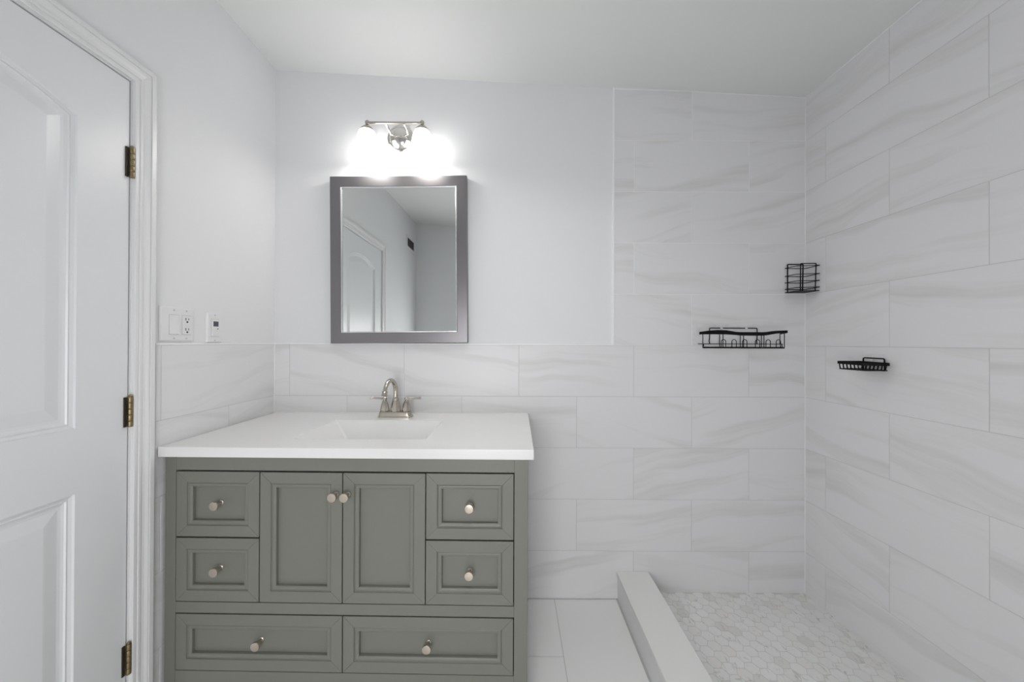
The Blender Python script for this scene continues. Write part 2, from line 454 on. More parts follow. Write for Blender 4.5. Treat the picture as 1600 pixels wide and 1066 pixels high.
for lp in (lambda o: loop_arch(o), lambda o: loop_rect(PC-PA, PC+PA, .215, .838, o)):
    first = ring(lp(0), 0); E_ += edges(first); prev = first
    for (o_, d_) in PROF[1:]:
        cur = ring(lp(o_), d_)
        for i in range(len(cur)):
            j = (i+1) % len(cur); bm.faces.new((prev[i], prev[j], cur[j], cur[i]))
        prev = cur
    bm.faces.new(prev)
bmesh.ops.triangle_fill(bm, edges=E_, use_beauty=True, use_dissolve=False)
back_ = ring([(DY0, .012), (DY1, .012), (DY1, DZ), (DY0, DZ)], .035)
for i in range(4):
    j = (i+1) % 4; bm.faces.new((outer[j], outer[i], back_[i], back_[j]))
bm.faces.new(back_[::-1])
bmesh.ops.recalc_face_normals(bm, faces=bm.faces)
me = bpy.data.meshes.new('door_1'); bm.to_mesh(me); bm.free(); me.materials.append(MAT['door'])
door = bpy.data.objects.new('door_1', me); C.objects.link(door)
struct(door, 'white two-panel door with an arched upper panel')
for (z0, z1) in ((1.748, 1.840), (.988, 1.080), (.236, .328)):
    h = MB(); n5 = 5; L = (z1-z0)/n5
    for q in range(n5):
        h.lathe([(0, z0+q*L+.0004), (.0058, z0+q*L+.0006), (.0062, z0+q*L+.0016), (.0062, z0+(q+1)*L-.0016), (.0058, z0+(q+1)*L-.0006), (0, z0+(q+1)*L-.0004)], (XD+.0075, 1.0905, 0), n=16)
    h.lathe([(0, z1), (.0045, z1), (.005, z1+.003), (.003, z1+.006), (0, z1+.007)], (XD+.0075, 1.0905, 0), n=16)
    hg = obj('hinge', h, 'brass', door)
    lf = MB(); lf.box(XD, XD+.0035, 1.0775, 1.0845, z0+.001, z1-.001)
    obj('hinge_leaf', lf, 'leaf', hg)
# jamb and stop
j_ = MB()
for (y0, y1, z1) in ((OY0-.018, OY0, OZ+.018), (OY1, OY1+.018, OZ+.018)):
    j_.box(XLP-.119, XLP, y0, y1, 0, z1)
j_.box(XLP-.119, XLP, OY0, OY1, OZ, OZ+.018)
for (y0, y1) in ((OY0, OY0+.012), (OY1-.012, OY1)): j_.box(XD-.075, XD-.037, y0, y1, 0, OZ)
j_.box(XD-.075, XD-.037, OY0, OY1, OZ-.012, OZ)
struct(obj('trim_3', j_, 'trim'), 'white door jamb')
# casing: moulded profile swept up, over and down the opening
cp = [(.004, 0), (.004, .009), (.006, .0105), (.014, .011), (.015, .0095), (.017, .0095), (.018, .0125), (.024, .013), (.025, .011), (.027, .0105), (.036, .0125), (.044, .0165), (.045, .0145), (.0465, .0145), (.0475, .018), (.060, .018), (.0625, .0165), (.063, .0)]
ca = MB(); vs = []; npf = len(cp)
for (o_, d_) in cp:
    vs += [(XLP+d_, OY1+o_, 0), (XLP+d_, OY1+o_, OZ+o_), (XLP+d_, OY0-o_, OZ+o_), (XLP+d_, OY0-o_, 0)]
fs = []
for i in range(npf-1):
    for q in range(3): fs.append((i*4+q, i*4+q+1, (i+1)*4+q+1, (i+1)*4+q))
ca.add(vs, fs)
struct(obj('trim_4', ca, 'trim'), 'white moulded door casing')

# air vent high on the left wall
v = thing('air_vent', 'white louvred air vent high on the left wall, seen in the mirror', 'vent', (XLP, -.51, 2.264))
y0, y1, z0, z1 = -.66, -.36, 2.264, 2.404
m_ = MB(); m_.box(XLP, XLP+.002, y0+.02, y1-.02, z0+.018, z1-.018); obj('backing', m_, 'slot', v)
m_ = MB()
for b in ((y0, y0+.025, z0, z1), (y1-.025, y1, z0, z1), (y0+.025, y1-.025, z0, z0+.022), (y0+.025, y1-.025, z1-.022, z1)): m_.box(XLP, XLP+.010, *b)
obj('frame', m_, 'vent', v, bevel=.002)
for q in range(5):
    zz = z0+.030+q*.0195
    m_ = MB(); m_.add([(XLP+.002, y0+.024, zz+.007), (XLP+.002, y1-.024, zz+.007), (XLP+.009, y1-.024, zz), (XLP+.009, y0+.024, zz), (XLP+.002, y0+.024, zz+.0085), (XLP+.002, y1-.024, zz+.0085), (XLP+.009, y1-.024, zz+.0015), (XLP+.009, y0+.024, zz+.0015)],
        [(0, 1, 2, 3), (7, 6, 5, 4), (0, 4, 5, 1), (1, 5, 6, 2), (2, 6, 7, 3), (3, 7, 4, 0)])
    obj('louver', m_, 'vent', v)

# ------------------------------------------------------------------ vanity cabinet (local frame: u along the front, v into the cabinet, z up)
VP = (-1.148, 1.192, 0.0); VA = -R(0.7)
van = thing('vanity_cabinet', 'sage grey bathroom vanity cabinet with two doors and six drawers', 'cabinet', VP, (0, 0, VA))
U0, U1, D_ = -.008, 1.199, .535
ZT, ZB = .8695, .150
b = MB()
b.box(U0, U0+.018, .02, D_, .09, ZT); b.box(U1-.018, U1, .02, D_, .09, ZT)     # sides
b.box(U0+.018, U1-.018, D_-.012, D_, .09, ZT); b.box(U0+.018, U1-.018, .02, D_-.012, .10, .118)
obj('carcass', b, 'green', van, True)
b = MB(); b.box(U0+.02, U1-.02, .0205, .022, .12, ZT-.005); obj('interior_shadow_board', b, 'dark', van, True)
for (a, c_) in ((U0, .0275), (1.1545, U1)):
    b = MB(); b.box(a, c_, 0, .0205, 0, ZT); obj('stile', b, 'green', van, True, bevel=.0012)
b = MB(); b.box(.0275, 1.1545, .0012, .0205, .8208, ZT-.0045); b.box(.0275, 1.1545, -.0022, .0205, ZT-.0045, ZT)
obj('top_rail', b, 'green', van, True, bevel=.0008)
b = MB(); b.box(.0275, 1.1545, .0012, .0205, .3465, .3825); obj('middle_rail', b, 'green', van, True, bevel=.0008)
b = MB(); b.box(.0275, 1.1545, .0012, .0205, .085, .1545); obj('bottom_rail', b, 'green', van, True, bevel=.0008)
for (a, c_) in ((U0, U0+.045), (U1-.045, U1)):
    b = MB(); b.box(a, c_, D_-.045, D_, 0, .09); obj('foot', b, 'green', van, True, bevel=.001)

FP = [(.0355, 0), (.0362, .0030), (.0375, .0038), (.0390, .0030), (.0405, .0018), (.0430, .0012), (.0480, .0020), (.0505, .0032), (.0518, .0048), (.0521, .0150)]
def front(name, u0, u1, z0, z1, knob_u, knob_z, base_d=.0150):
    m_ = MB()
    def lp(o, d): return [(u0+o, d, z0+o), (u1-o, d, z0+o), (u1-o, d, z1-o), (u0+o, d, z1-o)]
    # four mitred frame members with hairline joints
    o1 = FP[0][0]; A = lp(0, 0); B = lp(o1, 0); gp = .00045
    for i in range(4):
        j = (i+1) % 4
        dv = (Vector(A[j])-Vector(A[i])).normalized()*gp
        m_.add([Vector(A[i])+dv, Vector(A[j])-dv, Vector(B[j])-dv, Vector(B[i])+dv], [(0, 1, 2, 3)])
        e1 = Vector((0, .0022, 0))
        for P_, Q_ in ((Vector(A[i])+dv, Vector(B[i])+dv), (Vector(A[j])-dv, Vector(B[j])-dv)):
            m_.add([P_, Q_, Q_+e1, P_+e1], [(0, 1, 2, 3)])
    m_.add(lp(0.0005, .0022) + lp(o1-.0001, .0022), [(i, (i+1) % 4, 4+(i+1) % 4, 4+i) for i in range(4)])
    # outer edges
    m_.add(lp(0, 0) + lp(0, .019), [(i+4, (i+1) % 4+4, (i+1) % 4, i) for i in range(4)])
    prev = lp(*FP[0])
    for (o_, d_) in FP[1:]:
        cur = lp(o_, d_)
        m_.add(prev+cur, [(i, (i+1) % 4, 4+(i+1) % 4, 4+i) for i in range(4)]); prev = cur
    m_.add(prev, [(0, 1, 2, 3)])
    o = obj(name, m_, 'green', van, True)
    kb = MB()
    kd = base_d if name == 'drawer' else 0.0
    kb.lathe([(0, 0), (.0075, 0), (.0075, .0012), (.0052, .0030), (.0046, .0060), (.0046, .0150), (.0065, .0175), (.0110, .0195), (.0122, .0205), (.0122, .0225), (.0112, .0232), (.0112, .0245), (.0140, .0252), (.0145, .0262), (.0145, .0322), (.0138, .0332), (.0090, .0338), (0, .0340)],
             (knob_u, kd, knob_z), (0, -1, 0), n=28)
    obj('knob', kb, 'knob', o, True)
    return o
for (a, c_) in ((.0302, .3080), (.8642, 1.1515)):
    for (z0, z1) in ((.6010, .8162), (.3862, .5952)):
        front('drawer', a, c_, z0, z1, (a+c_)/2, (z0+z1)/2)
front('door', .3118, .5853, .3862, .8155, .5665, .7465); front('door', .5890, .8607, .3862, .8155, .6055, .7465)
front('drawer', .0302, .5868, .1582, .3428, .3085, .2510); front('drawer', .5905, 1.1515, .1582, .3428, .871, .2510)

# countertop with its moulded basin
ct = thing('countertop', 'white vanity top with a moulded rectangular basin on the sage cabinet', 'countertop', (-.55, 1.47, .8705))
CZ0, CZ1 = .8702, .9025
FLx, FLy, FRx, FRy, BRx = -1.1635, 1.1725, .0690, 1.1575, .0762
BX0, BX1, BY0, BY1 = -.783, -.312, 1.279, 1.593
m_ = MB()
outer = [(FLx, FLy), (FRx, FRy), (BRx, YB-.0006), (FLx, YB-.0006)]
holer = [(BX0, BY0), (BX1, BY0), (BX1, BY1), (BX0, BY1)]
vs = [(x, y, CZ1) for x, y in outer] + [(x, y, CZ1) for x, y in holer] + [(x, y, CZ0) for x, y in outer] + [(x, y, CZ0) for x, y in holer]
fs = []
for i in range(4):
    j = (i+1) % 4
    fs += [(i, j, 4+j, 4+i), (8+j, 8+i, 12+i, 12+j), (i+8, j+8, j, i), (4+i, 4+j, 12+j, 12+i)]
m_.add(vs, fs)
obj('slab', m_, 'counter', ct, bevel=.0022, seg=3)
m_ = MB(); rings = []
def rect_r(l, r_, f_, b_, z, cr, n=5):
    pts = []
    x0, x1, y0, y1 = BX0+l, BX1-r_, BY0+f_, BY1-b_
    for (cx, cy, a0) in ((x1-cr, y0+cr, -90), (x1-cr, y1-cr, 0), (x0+cr, y1-cr, 90), (x0+cr, y0+cr, 180)):
        for q in range(n+1):
            a = R(a0+90*q/n); pts.append((cx+cr*math.cos(a), cy+cr*math.sin(a), z))
    return pts
for (l, f_, b_, z, cr) in ((.0005, .0005, .0005, CZ1-.0022, .002), (.004, .003, .003, CZ1-.006, .004), (.108, .055, .080, CZ1-.120, .02), (.122, .066, .094, CZ1-.128, .03), (.150, .085, .115, CZ1-.131, .03)):
    rings.append(rect_r(l, l, f_, b_, z, cr))
N_ = len(rings[0]); vs = [p for r_ in rings for p in r_]; fs = []
for i in range(len(rings)-1):
    for q in range(N_): fs.append((i*N_+q, i*N_+(q+1) % N_, (i+1)*N_+(q+1) % N_, (i+1)*N_+q))
fs.append(tuple((len(rings)-1)*N_+q for q in range(N_)))
m_.add(vs, fs, 0, True)
bs = obj('basin', m_, 'counter', ct, auto=30)
m_ = MB(); m_.lathe([(0, .0008), (.022, .0008), (.024, .0018), (.020, .003), (.012, .004), (0, .0045)], ((BX0+BX1)/2, 1.44, CZ1-.131))
obj('drain', m_, 'chrome', bs)
m_ = MB(); m_.tube([(FLx, YB-.0015, CZ1+.0005), (BRx, YB-.0015, CZ1+.0005)], .0028, n=8)
obj('caulk_bead', m_, 'caulk', ct)

# ------------------------------------------------------------------ faucet
FX, FY, FZ = -.5430, 1.662, CZ1+.0003
fa = thing('faucet', 'brushed nickel centerset faucet with a high curved spout behind the basin', 'faucet', (FX, FY, FZ))
def rrect(w_, d_, z, cr, n=6):
    pts = []
    for (sx, sy, a0) in ((1, -1, -90), (1, 1, 0), (-1, 1, 90), (-1, -1, 180)):
        for q in range(n+1):
            a = R(a0+90*q/n); pts.append((FX+sx*(w_/2-cr)+cr*math.cos(a), FY+sy*(d_/2-cr)+cr*math.sin(a), z))
    return pts
m_ = MB(); rg = [rrect(.158, .052, FZ, .020), rrect(.158, .052, FZ+.003, .020), rrect(.150, .046, FZ+.0065, .018), rrect(.147, .043, FZ+.022, .017), rrect(.143, .040, FZ+.0255, .016), rrect(.10, .02, FZ+.0262, .008)]
N_ = len(rg[0]); fs = []
for i in range(len(rg)-1):
    for q in range(N_): fs.append((i*N_+q, i*N_+(q+1) % N_, (i+1)*N_+(q+1) % N_, (i+1)*N_+q))
fs.append(tuple((len(rg)-1)*N_+q for q in range(N_)))
m_.add([p for r_ in rg for p in r_], fs, 0, True)
obj('base_plate', m_, 'nickel', fa, auto=35)
zb = FZ+.0255
m_ = MB()
m_.lathe([(.0225, zb), (.0232, zb+.003), (.0222, zb+.010), (.0180, zb+.035), (.0150, zb+.049), (.0138, zb+.0515)], (FX, FY, 0), sq=8)
m_.lathe([(.0120, zb+.050), (.0150, zb+.053), (.0155, zb+.057), (.0140, zb+.060), (.0118, zb+.063), (.0105, zb+.067)], (FX, FY, 0))
obj('spout_body', m_, 'nickel', fa)
# curved spout, swung a few degrees to the left
sw = R(4.5); RS = .059; zc0 = 1.018
path = [(0, zb+.062), (0, zc0-.01)]
for q in range(25):
    a = math.pi*(1-q/24*.93)
    path.append((RS+RS*math.cos(a), zc0+RS*math.sin(a)))
P3 = [(FX - math.sin(sw)*d, FY - math.cos(sw)*d, z) for d, z in path]
m_ = MB(); m_.tube(P3, [.0106]*4+[.0106-.0016*min(1, i/20) for i in range(len(P3)-4)], n=20)
sp = obj('spout', m_, 'nickel', fa)
e_ = Vector(P3[-1]); d_ = (Vector(P3[-1])-Vector(P3[-2])).normalized()
m_ = MB(); m_.lathe([(0, -.006), (.0098, -.006), (.0122, -.004), (.0122, -.001), (.0108, .001), (.0112, .006), (.0128, .012), (.0132, .0145), (.0122, .0155), (.009, .0150), (0, .0140)], e_, d_)
obj('aerator', m_, 'nickel', sp)
for sx in (-1, 1):
    hx = FX+sx*.0505
    m_ = MB()
    m_.lathe([(.0205, zb), (.0212, zb+.002), (.0205, zb+.009), (.0165, zb+.030), (.0115, zb+.045), (.0100, zb+.048)], (hx, FY, 0), sq=8)
    m_.lathe([(.0078, zb+.047), (.0078, zb+.052), (.0100, zb+.054), (.0108, zb+.058), (.0100, zb+.062), (.0070, zb+.065), (.004, zb+.0665), (0, zb+.067)], (hx, FY, 0), n=24)
    hd = obj('handle', m_, 'nickel', fa)
    m_ = MB()
    pts = []; rad = []
    for q, (d, r_) in enumerate([(0, .0062), (.010, .0066), (.020, .0050), (.035, .0040), (.050, .0046), (.060, .0056), (.0635, .0062), (.0660, .0060), (.0668, .0040)]):
        pts.append((hx+sx*d, FY-.004*d/.066, zb+.0585+.0035*d/.066)); rad.append(r_)
    m_.tube(pts, rad, n=16); obj('lever', m_, 'nickel', hd)

# ------------------------------------------------------------------ framed mirror
mr = thing('wall_mirror', 'pewter-framed rectangular mirror hanging above the faucet', 'mirror', (-.5515, 1.7565, 1.647), (0, -R(.6), 0))
MW, MH = .660, .806
fp = [(0, 0), (0, -.034), (.0010, -.0355), (.0020, -.036), (.049, -.036), (.0515, -.0345)]
m_ = MB()
def ml(o, d): return [(-MW/2+o, d, -MH/2+o), (MW/2-o, d, -MH/2+o), (MW/2-o, d, MH/2-o), (-MW/2+o, d, MH/2-o)]
prev = ml(*fp[0])
for q in fp[1:]:
    cur = ml(*q); m_.add(prev+cur, [(i, (i+1) % 4, 4+(i+1) % 4, 4+i) for i in range(4)]); prev = cur
m_.add(ml(0, 0), [(3, 2, 1, 0)])
fr = obj('frame', m_, 'frame', mr, True)
m_ = MB(); prev = ml(.0515, -.0345)
for q in ((.0535, -.0335), (.0555, -.0320), (.0570, -.027)):
    cur = ml(*q); m_.add(prev+cur, [(i, (i+1) % 4, 4+(i+1) % 4, 4+i) for i in range(4)]); prev = cur
lp_ = obj('inner_lip', m_, 'lip', fr, True); lp_['label'] = 'thin bright inner lip'
m_ = MB(); m_.add([(-MW/2+.055, -.0285, -MH/2+.055), (MW/2-.055, -.0285, -MH/2+.055), (MW/2-.055, -.0285, MH/2-.055), (-MW/2+.055, -.0285, MH/2-.055),
                   (-MW/2+.055, -.0245, -MH/2+.055), (MW/2-.055, -.0245, -MH/2+.055), (MW/2-.055, -.0245, MH/2-.055), (-MW/2+.055, -.0245, MH/2-.055)],
                  [(0, 1, 2, 3), (7, 6, 5, 4), (0, 4, 5, 1), (1, 5, 6, 2), (2, 6, 7, 3), (3, 7, 4, 0)])
gl = obj('mirror_glass', m_, 'mirror', mr, True); gl.rotation_euler = (0, 0, -R(.36)); gl['label'] = 'silvered mirror glass'

# ------------------------------------------------------------------ vanity light
BXc, BYc, BZc = -.5555, 1.668, 2.273
vl = thing('vanity_light', 'two-shade brushed nickel wall light glowing above the mirror', 'wall light', (-.5555, YBP, 2.250))
m_ = MB(); m_.lathe([(0, 0), (.065, 0), (.065, .006), (.062, .0085), (.057, .0095), (.054, .0095), (.050, .014), (.040, .022), (.026, .028), (.012, .031), (0, .0318)], (-.5540, YBP, 2.248), (0, -1, 0), n=48)
obj('back_plate', m_, 'chrome', vl)
m_ = MB(); m_.tube([(BXc-.133, BYc, BZc), (BXc+.133, BYc, BZc)], .0052, n=16); obj('bar', m_, 'nickel', vl)
for sx in (-1, 1):
    m_ = MB(); m_.tube([(BXc+sx*.042, BYc, BZc-.003), (BXc+sx*.042, BYc+.045, BZc-.008), (BXc+sx*.040, YBP-.006, BZc-.016)], .0055, n=14); obj('arm', m_, 'chrome', vl)
    hx = BXc+sx*.1285
    m_ = MB()
    m_.lathe([(0, .0105), (.006, .0095), (.0095, .005), (.0102, 0), (.0088, -.005), (.0075, -.008), (.0085, -.011), (.015, -.017), (.026, -.028), (.0325, -.036), (.0335, -.041), (.031, -.041), (0, -.039)], (hx, BYc, BZc), n=32)
    sc_ = obj('shade_holder', m_, 'nickel', vl)
    m_ = MB()
    po_ = [(.0300, -.0385), (.0345, -.043), (.0400, -.055), (.0450, -.075), (.0480, -.092), (.0520, -.106), (.0600, -.120), (.0690, -.134), (.0755, -.146), (.0775, -.154), (.0765, -.157)]
    m_.lathe(po_ + [(r_-.003, h_+.0005) for r_, h_ in po_[::-1]], (hx, BYc, BZc), n=48)
    sd = obj('glass_shade', m_, 'shade', vl); sd['label'] = 'glowing white opal glass bell shade'
    m_ = MB(); m_.lathe([(0, -.045), (.012, -.046), (.0125, -.062), (.018, -.075), (.0235, -.090), (.024, -.100), (.019, -.112), (.010, -.1185), (0, -.120)], (hx, BYc, BZc), n=24)
    obj('bulb', m_, 'bulb', sd)
    light('vanity_bulb_light', 'POINT', (hx, BYc, BZc-.138), BULB_W, (1.0, .975, .94), shadow_soft_size=.03)

# recessed downlight added out of view, overhead fill for floor and counter
GX, GY = FILL_LAMP_XY
zz = zc(GX, GY)
cl = thing('added_fill_downlight', 'round white recessed downlight added in the ceiling as unseen fill', 'added fill light', (GX, GY, zz))
m_ = MB(); m_.lathe([(.075, .002), (.090, .002), (.090, -.004), (.086, -.007), (.078, -.007), (.070, .0), (.070, .03)], (GX, GY, zz-.001), n=40); obj('rim', m_, 'plate', cl)
m_ = MB(); m_.lathe([(.0705, -.0015), (.04, -.0025), (0, -.003)], (GX, GY, zz-.001), n=40); obj('fill_diffuser', m_, 'disc', cl)
light('added_fill_lamp', 'AREA', (GX, GY, zz-.010), FILL_LAMP_W, (1.0, .99, .97), shape='DISK', size=.14, spread=R(120))

# ------------------------------------------------------------------ switch and outlet plates on the left wall
def plate(m_, y0, y1, z0, z1):
    def lp(o, d): return [(XLP+d, y0+o, z0+o), (XLP+d, y1-o, z0+o), (XLP+d, y1-o, z1-o), (XLP+d, y0+o, z1-o)]
    prev = lp(0, 0)
    for q in ((.0005, .0025), (.0025, .005), (.005, .0062)):
        cur = lp(*q); m_.add(prev+cur, [(i, (i+1) % 4, 4+(i+1) % 4, 4+i) for i in range(4)]); prev = cur
    m_.add(prev, [(0, 1, 2, 3)])
XF = XLP+.0062
def screw(parent, y, z):
    m_ = MB(); m_.lathe([(.003, 0), (.003, .0006), (.0022, .001), (0, .0011)], (XF, y, z), (1, 0, 0), n=14); obj('screw', m_, 'screw', parent)
p1 = thing('switch_plate', 'white two-gang wall plate with a rocker switch and an outlet, nearest the door', 'wall plate', (XLP, 1.244, 1.251))
m_ = MB(); plate(m_, 1.181, 1.308, 1.2495, 1.368); obj('plate', m_, 'plate', p1)
m_ = MB()
ya, yb, za, zb_ = 1.2125, 1.2465, 1.274, 1.340
m_.add([(XF, ya, za), (XF, yb, za), (XF, yb, zb_), (XF, ya, zb_), (XF+.006, ya+.0005, za+.0005), (XF+.006, yb-.0005, za+.0005), (XF+.0022, yb-.0005, (za+zb_)/2), (XF+.0022, ya+.0005, (za+zb_)/2), (XF+.0015, yb-.0005, zb_-.0005), (XF+.0015, ya+.0005, zb_-.0005)],
       [(4, 5, 6, 7), (7, 6, 8, 9), (0, 1, 5, 4), (1, 2, 8, 6), (1, 6, 5), (2, 3, 9, 8), (0, 4, 7), (0, 7, 9, 3)])
obj('rocker_switch', m_, 'plate', p1)
m_ = MB(); m_.box(XF-.0002, XF+.0004, ya-.0014, yb+.0014, za-.0014, zb_+.0014); obj('switch_gap', m_, 'screw', p1)
m_ = MB(); m_.box(XF, XF+.0028, 1.2595, 1.2935, 1.274, 1.340); rc = obj('receptacle', m_, 'plate', p1, bevel=.0007)
m_ = MB(); m_.box(XF-.0002, XF+.0004, 1.2581, 1.2949, 1.2726, 1.3414); obj('receptacle_gap', m_, 'screw', p1)
for zz in (1.3245, 1.2885):
    m_ = MB(); m_.box(XF+.0024, XF+.0031, 1.2695, 1.2720, zz-.001, zz+.008); m_.box(XF+.0024, XF+.0031, 1.2808, 1.2832, zz, zz+.007)
    m_.lathe([(.0034, .0024), (.0034, .0031), (0, .0031)], (XF, 1.2765, zz-.0065), (1, 0, 0), n=14)
    obj('slots', m_, 'slot', rc)
for zz in (1.3045, 1.3095):
    m_ = MB(); m_.box(XF+.0024, XF+.0038, 1.2715, 1.2815, zz-.0016, zz+.0016); obj('test_button', m_, 'plate', rc, bevel=.0004)
for y in (1.2295, 1.2765):
    for z in (1.3565, 1.2595): screw(p1, y, z)
p2 = thing('timer_switch', 'white one-gang timer switch with a small grey display, nearest the corner', 'wall plate', (XLP, 1.3985, 1.244))
m_ = MB(); plate(m_, 1.363, 1.434, 1.2445, 1.3605); obj('plate', m_, 'plate', p2)
m_ = MB(); m_.box(XF, XF+.004, 1.3815, 1.4155, 1.2695, 1.3355); tb = obj('timer_body', m_, 'plate', p2, bevel=.001)
m_ = MB(); m_.box(XF-.0002, XF+.0004, 1.3801, 1.4169, 1.2681, 1.3369); obj('timer_gap', m_, 'screw', p2)
m_ = MB(); m_.box(XF+.0035, XF+.0043, 1.3865, 1.4105, 1.3075, 1.3275); dp = obj('display', m_, 'lcd', tb)
m_ = MB()
for q in range(4):
    yy = 1.3890+q*.0052
    m_.box(XF+.0042, XF+.0046, yy, yy+.0012, 1.3125, 1.3235); m_.box(XF+.0042, XF+.0046, yy+.0012, yy+.0034, 1.3175, 1.3187)
obj('digits', m_, 'lcdink', dp)
m_ = MB(); m_.box(XF+.0035, XF+.0052, 1.3875, 1.4105, 1.2935, 1.3035); obj('timer_button', m_, 'plate', tb, bevel=.0008)
m_ = MB(); m_.lathe([(.0022, .0035), (.0022, .0056), (0, .0056)], (XF, 1.406, 1.2985), (1, 0, 0), n=12); obj('indicator', m_, 'slot', tb)
m_ = MB(); m_.box(XF+.0035, XF+.0048, 1.3875, 1.4105, 1.2760, 1.2795); obj('air_gap_tab', m_, 'plate', tb)
for z in (1.3515, 1.2535): screw(p2, 1.3985, z)

# ------------------------------------------------------------------ black wire racks in the shower
def fillet(pts, r, n=5):
    """round the corners of an open polyline"""
    P = [Vector(p) for p in pts]; out = [P[0]]
    for i in range(1, len(P)-1):
        a = (P[i-1]-P[i]); b_ = (P[i+1]-P[i]); rr_ = min(r, a.length*.45, b_.length*.45)
        A = P[i]+a.normalized()*rr_; B = P[i]+b_.normalized()*rr_
        for q in range(n+1):
            t_ = q/n; out.append(A*(1-t_)**2 + P[i]*2*t_*(1-t_) + B*t_**2)
    return out+[P[-1]]
def strip(m_, pts, h, th, hs=None):
    """flat upright band along a polyline"""
    P = [Vector(p) for p in pts]; N = len(P); vs = []
    for i in range(N):
        t_ = (P[min(i+1, N-1)]-P[max(i-1, 0)]); t_.z = 0; t_.normalize(); nn = Vector((t_.y, -t_.x, 0))*th/2
        hh = (hs[i] if hs else h)/2; up = Vector((0, 0, hh))
        vs += [P[i]-nn-up, P[i]+nn-up, P[i]+nn+up, P[i]-nn+up]
    fs = [(0, 1, 2, 3), tuple((N-1)*4+k for k in (3, 2, 1, 0))]
    for i in range(N-1):
        for k in range(4): fs.append((i*4+k, (i+1)*4+k, (i+1)*4+(k+1) % 4, i*4+(k+1) % 4))
    m_.add(vs, fs)
def pads(parent, items):
    for (x0, x1, y0, y1, z0, z1) in items:
        m_ = MB(); m_.box(x0, x1, y0, y1, z0, z1); obj('adhesive_pad', m_, 'pad', parent, bevel=.0008)

# long shelf on the back wall
sh = thing('shower_shelf', 'long black wire shower shelf with small hooks on the back wall', 'shelf', (1.06, 1.745, 1.227))
FYs, BYs = 1.642, 1.7452
def fx(px): return (px-801.5)*FYs/560.0     # helper in metres along the front rail
fr_x0, fr_x1 = .8540, 1.2545
bandpts = [(.854, 1.2949), (.900, 1.2984), (.936, 1.2995), (.975, 1.2990), (1.000, 1.2965), (1.018, 1.2943), (1.040, 1.2925), (1.085, 1.2922), (1.140, 1.2922), (1.162, 1.2940), (1.182, 1.2975), (1.205, 1.3004), (1.2545, 1.3034)]
hs = [.0115, .0175, .0200, .0192, .0165, .0150, .0160, .0165, .0162, .0155, .0145, .0130, .0115]
m_ = MB()
front_band = [(x, FYs, z) for x, z in bandpts]
strip(m_, front_band, .012, .003, hs)
strip(m_, [(fr_x0, FYs, 1.2940), (.908, BYs-.004, 1.2960)], .0115, .003)
strip(m_, [(fr_x1, FYs, 1.3025), (1.296, BYs-.004, 1.2980)], .0112, .003)
rim = obj('rim_band', m_, 'black', sh)
wr_ = .0018
m_ = MB()
xf = [.8685, .9610, 1.0550, 1.1480, 1.2410]; xb = [.9270, 1.0050, 1.1050, 1.2080, 1.3080]
zf, zbk = 1.2275, 1.2455
for a, b_ in zip(xf, xb):
    m_.tube(fillet([(a, FYs, 1.294), (a, FYs, zf), (b_, BYs, zf+.006), (b_, BYs, zbk+.001 if b_ > 1.3 or b_ < .93 else zbk+.046)], .006), wr_, n=8)
m_.tube([(xf[0], FYs, zf), (xf[-1], FYs, zf)], .0021, n=8)
for q in (.25, .5, .75):
    m_.tube([(xf[0]+(xb[0]-xf[0])*q, FYs+(BYs-FYs)*q, zf+.006*q-.001), (xf[-1]+(xb[-1]-xf[-1])*q, FYs+(BYs-FYs)*q, zf+.006*q-.001)], .0015, n=8)
m_.tube([(.900, BYs, zbk), (1.312, BYs, zbk)], .0016, n=8)
for a in (1.2965,):
    m_.tube([(a, BYs-.002, 1.297), (a, BYs-.001, zbk)], .0016, n=8)
obj('wire_basket', m_, 'black', sh)
for a in (.962, 1.010, 1.0587, 1.117, 1.1655, 1.212):
    m_ = MB(); pts = [(a-.0100, FYs-.0022, zf)]
    for q in range(11):
        an = math.pi*(1-q/10); pts.append((a+.0100*math.cos(an), FYs-.0022, zf+.0285+.0100*math.sin(an)))
    pts.append((a+.0100, FYs-.0022, zf)); m_.tube(pts, .0017, n=8); obj('hook', m_, 'black', sh)
m_ = MB(); m_.tube(fillet([(.957, BYs, 1.2455), (.953, BYs-.001, 1.262), (.956, BYs, 1.272), (.956, BYs, 1.3225), (1.1865, BYs, 1.3225), (1.1865, BYs, 1.272), (1.1835, BYs-.001, 1.258), (1.1865, BYs, 1.2455)], .006), .0023, n=8)
obj('mounting_bracket', m_, 'black', sh)
pads(sh, [(x-.022, x+.022, 1.7472, YB, 1.300, 1.345) for x in (1.012, 1.0715, 1.133)])
for x in (1.012, 1.133):
    m_ = MB(); m_.lathe([(0, 0), (.006, 0), (.006, .003), (.0045, .0046), (0, .0048)], (x, BYs-.0015, 1.3225), (0, -1, 0), n=14); obj('clip', m_, 'pad', sh)

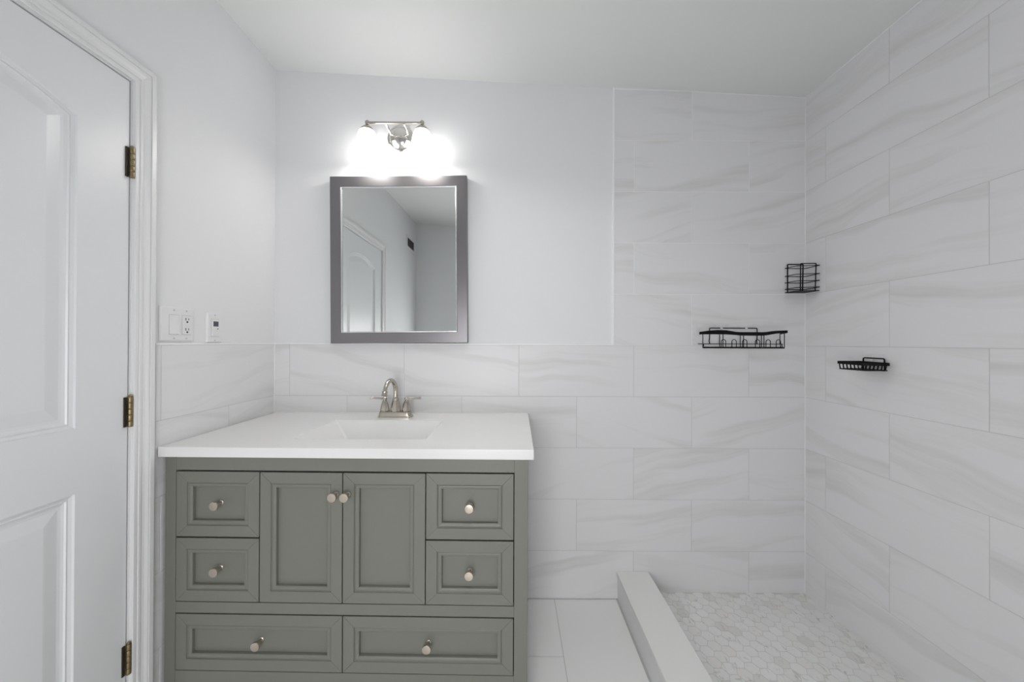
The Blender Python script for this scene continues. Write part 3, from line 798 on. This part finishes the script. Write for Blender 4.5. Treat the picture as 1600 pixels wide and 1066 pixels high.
# corner basket
cbk = thing('corner_basket', 'small black wire basket high in the shower corner', 'basket', (1.37, 1.74, 1.494))
A0 = (1.3240, 1.7455); CN = (1.4200, 1.7455); B0 = (1.4200, 1.6680)
def ring_pts(z):
    pts = [(A0[0]-.002, A0[1], z)]
    pts += [(CN[0]-.006, CN[1], z), (CN[0], CN[1]-.006, z), (B0[0], B0[1]-.004, z)]
    # rounded front corner, then straight back to the wall
    K = [Vector((*B0, z)), Vector((1.375, 1.6765, z)), Vector((1.3300, 1.6835, z)), Vector((1.3250, 1.7050, z)), Vector((A0[0]-.001, A0[1]-.012, z))]
    pts += [tuple(p) for p in fillet(K, .016, 6)[1:]]
    return pts
for z in (1.6133, 1.5744, 1.5429, 1.5117):
    m_ = MB(); m_.tube(ring_pts(z), .0017, n=8, closed=True); obj('ring', m_, 'black', cbk)
m_ = MB(); rp = ring_pts(1.4935); n_ = len(rp)
m_.add(rp + [(x, y, z+.0035) for x, y, z in rp], [tuple(range(n_-1, -1, -1)), tuple(range(n_, 2*n_))] + [(i, (i+1) % n_, n_+(i+1) % n_, n_+i) for i in range(n_)])
obj('bottom_tray', m_, 'black', cbk)
m_ = MB(); m_.tube(fillet([(1.3335, 1.7440, 1.4960), (1.3335, 1.7440, 1.6333), (1.4085, 1.7440, 1.6333), (1.4055, 1.7440, 1.4960)], .004), .0026, n=8)
obj('mounting_bracket', m_, 'black', cbk)
m_ = MB(); m_.tube(fillet([(1.3465, 1.6830, 1.4960), (1.3475, 1.6830, 1.6240), (1.4100, 1.6710, 1.6225), (1.4060, 1.6710, 1.4960)], .004), .0023, n=8)
obj('front_loop', m_, 'black', cbk)
pads(cbk, [(1.352, 1.374, 1.7468, YB, 1.622, 1.642), (1.382, 1.404, 1.7468, YB, 1.622, 1.642)])

# soap dish on the right wall
sd_ = thing('soap_dish', 'small black slatted wire soap dish on the right shower wall', 'soap dish', (1.42, 1.41, 1.15))
X0, X1, Y0, Y1, ZR = 1.322, 1.4165, 1.3525, 1.466, 1.1725
m_ = MB()
lpz = fillet([(X1, Y0, ZR-.001), (X0, Y0, ZR-.0005), (X0, Y1, ZR+.001), (X1, Y1, ZR+.001)], .008)
strip(m_, lpz, .0112, .003); strip(m_, [(X1, Y0, ZR-.001), (X1, Y1, ZR+.001)], .0112, .003)
obj('rim_band', m_, 'black', sd_)
m_ = MB(); zl = ZR-.0245; ins = .004
m_.tube(fillet([(X1-ins, Y0+ins, zl), (X0+ins, Y0+ins, zl), (X0+ins, Y1-ins, zl), (X1-ins, Y1-ins, zl)], .008), .0021, n=8)
m_.tube([(X1-ins, Y0+ins, zl), (X1-ins, Y1-ins, zl)], .0021, n=8)
for q in range(7):                       # slats down the long front and across the bottom
    y = Y0+.010+q*(Y1-Y0-.020)/6
    m_.tube(fillet([(X0, y, ZR), (X0+ins, y, zl), (X1-ins, y, zl), (X1, y, ZR)], .006), .0017, n=8)
for q in range(6):                       # slats on the two short ends
    x = X0+.010+q*(X1-X0-.020)/5
    m_.tube(fillet([(x, Y0, ZR), (x, Y0+ins, zl), (x, Y1-ins, zl), (x, Y1, ZR)], .006), .0016, n=8)
obj('wire_basket', m_, 'black', sd_)
m_ = MB(); m_.tube(fillet([(1.4185, 1.372, 1.146), (1.4185, 1.372, 1.192), (1.4185, 1.455, 1.1925), (1.4185, 1.455, 1.146), (1.4185, 1.372, 1.146)], .007), .0024, n=8)
obj('mounting_bracket', m_, 'black', sd_)
pads(sd_, [(1.4210, XR, 1.380, 1.404, 1.172, 1.207), (1.4210, XR, 1.420, 1.444, 1.172, 1.207)])
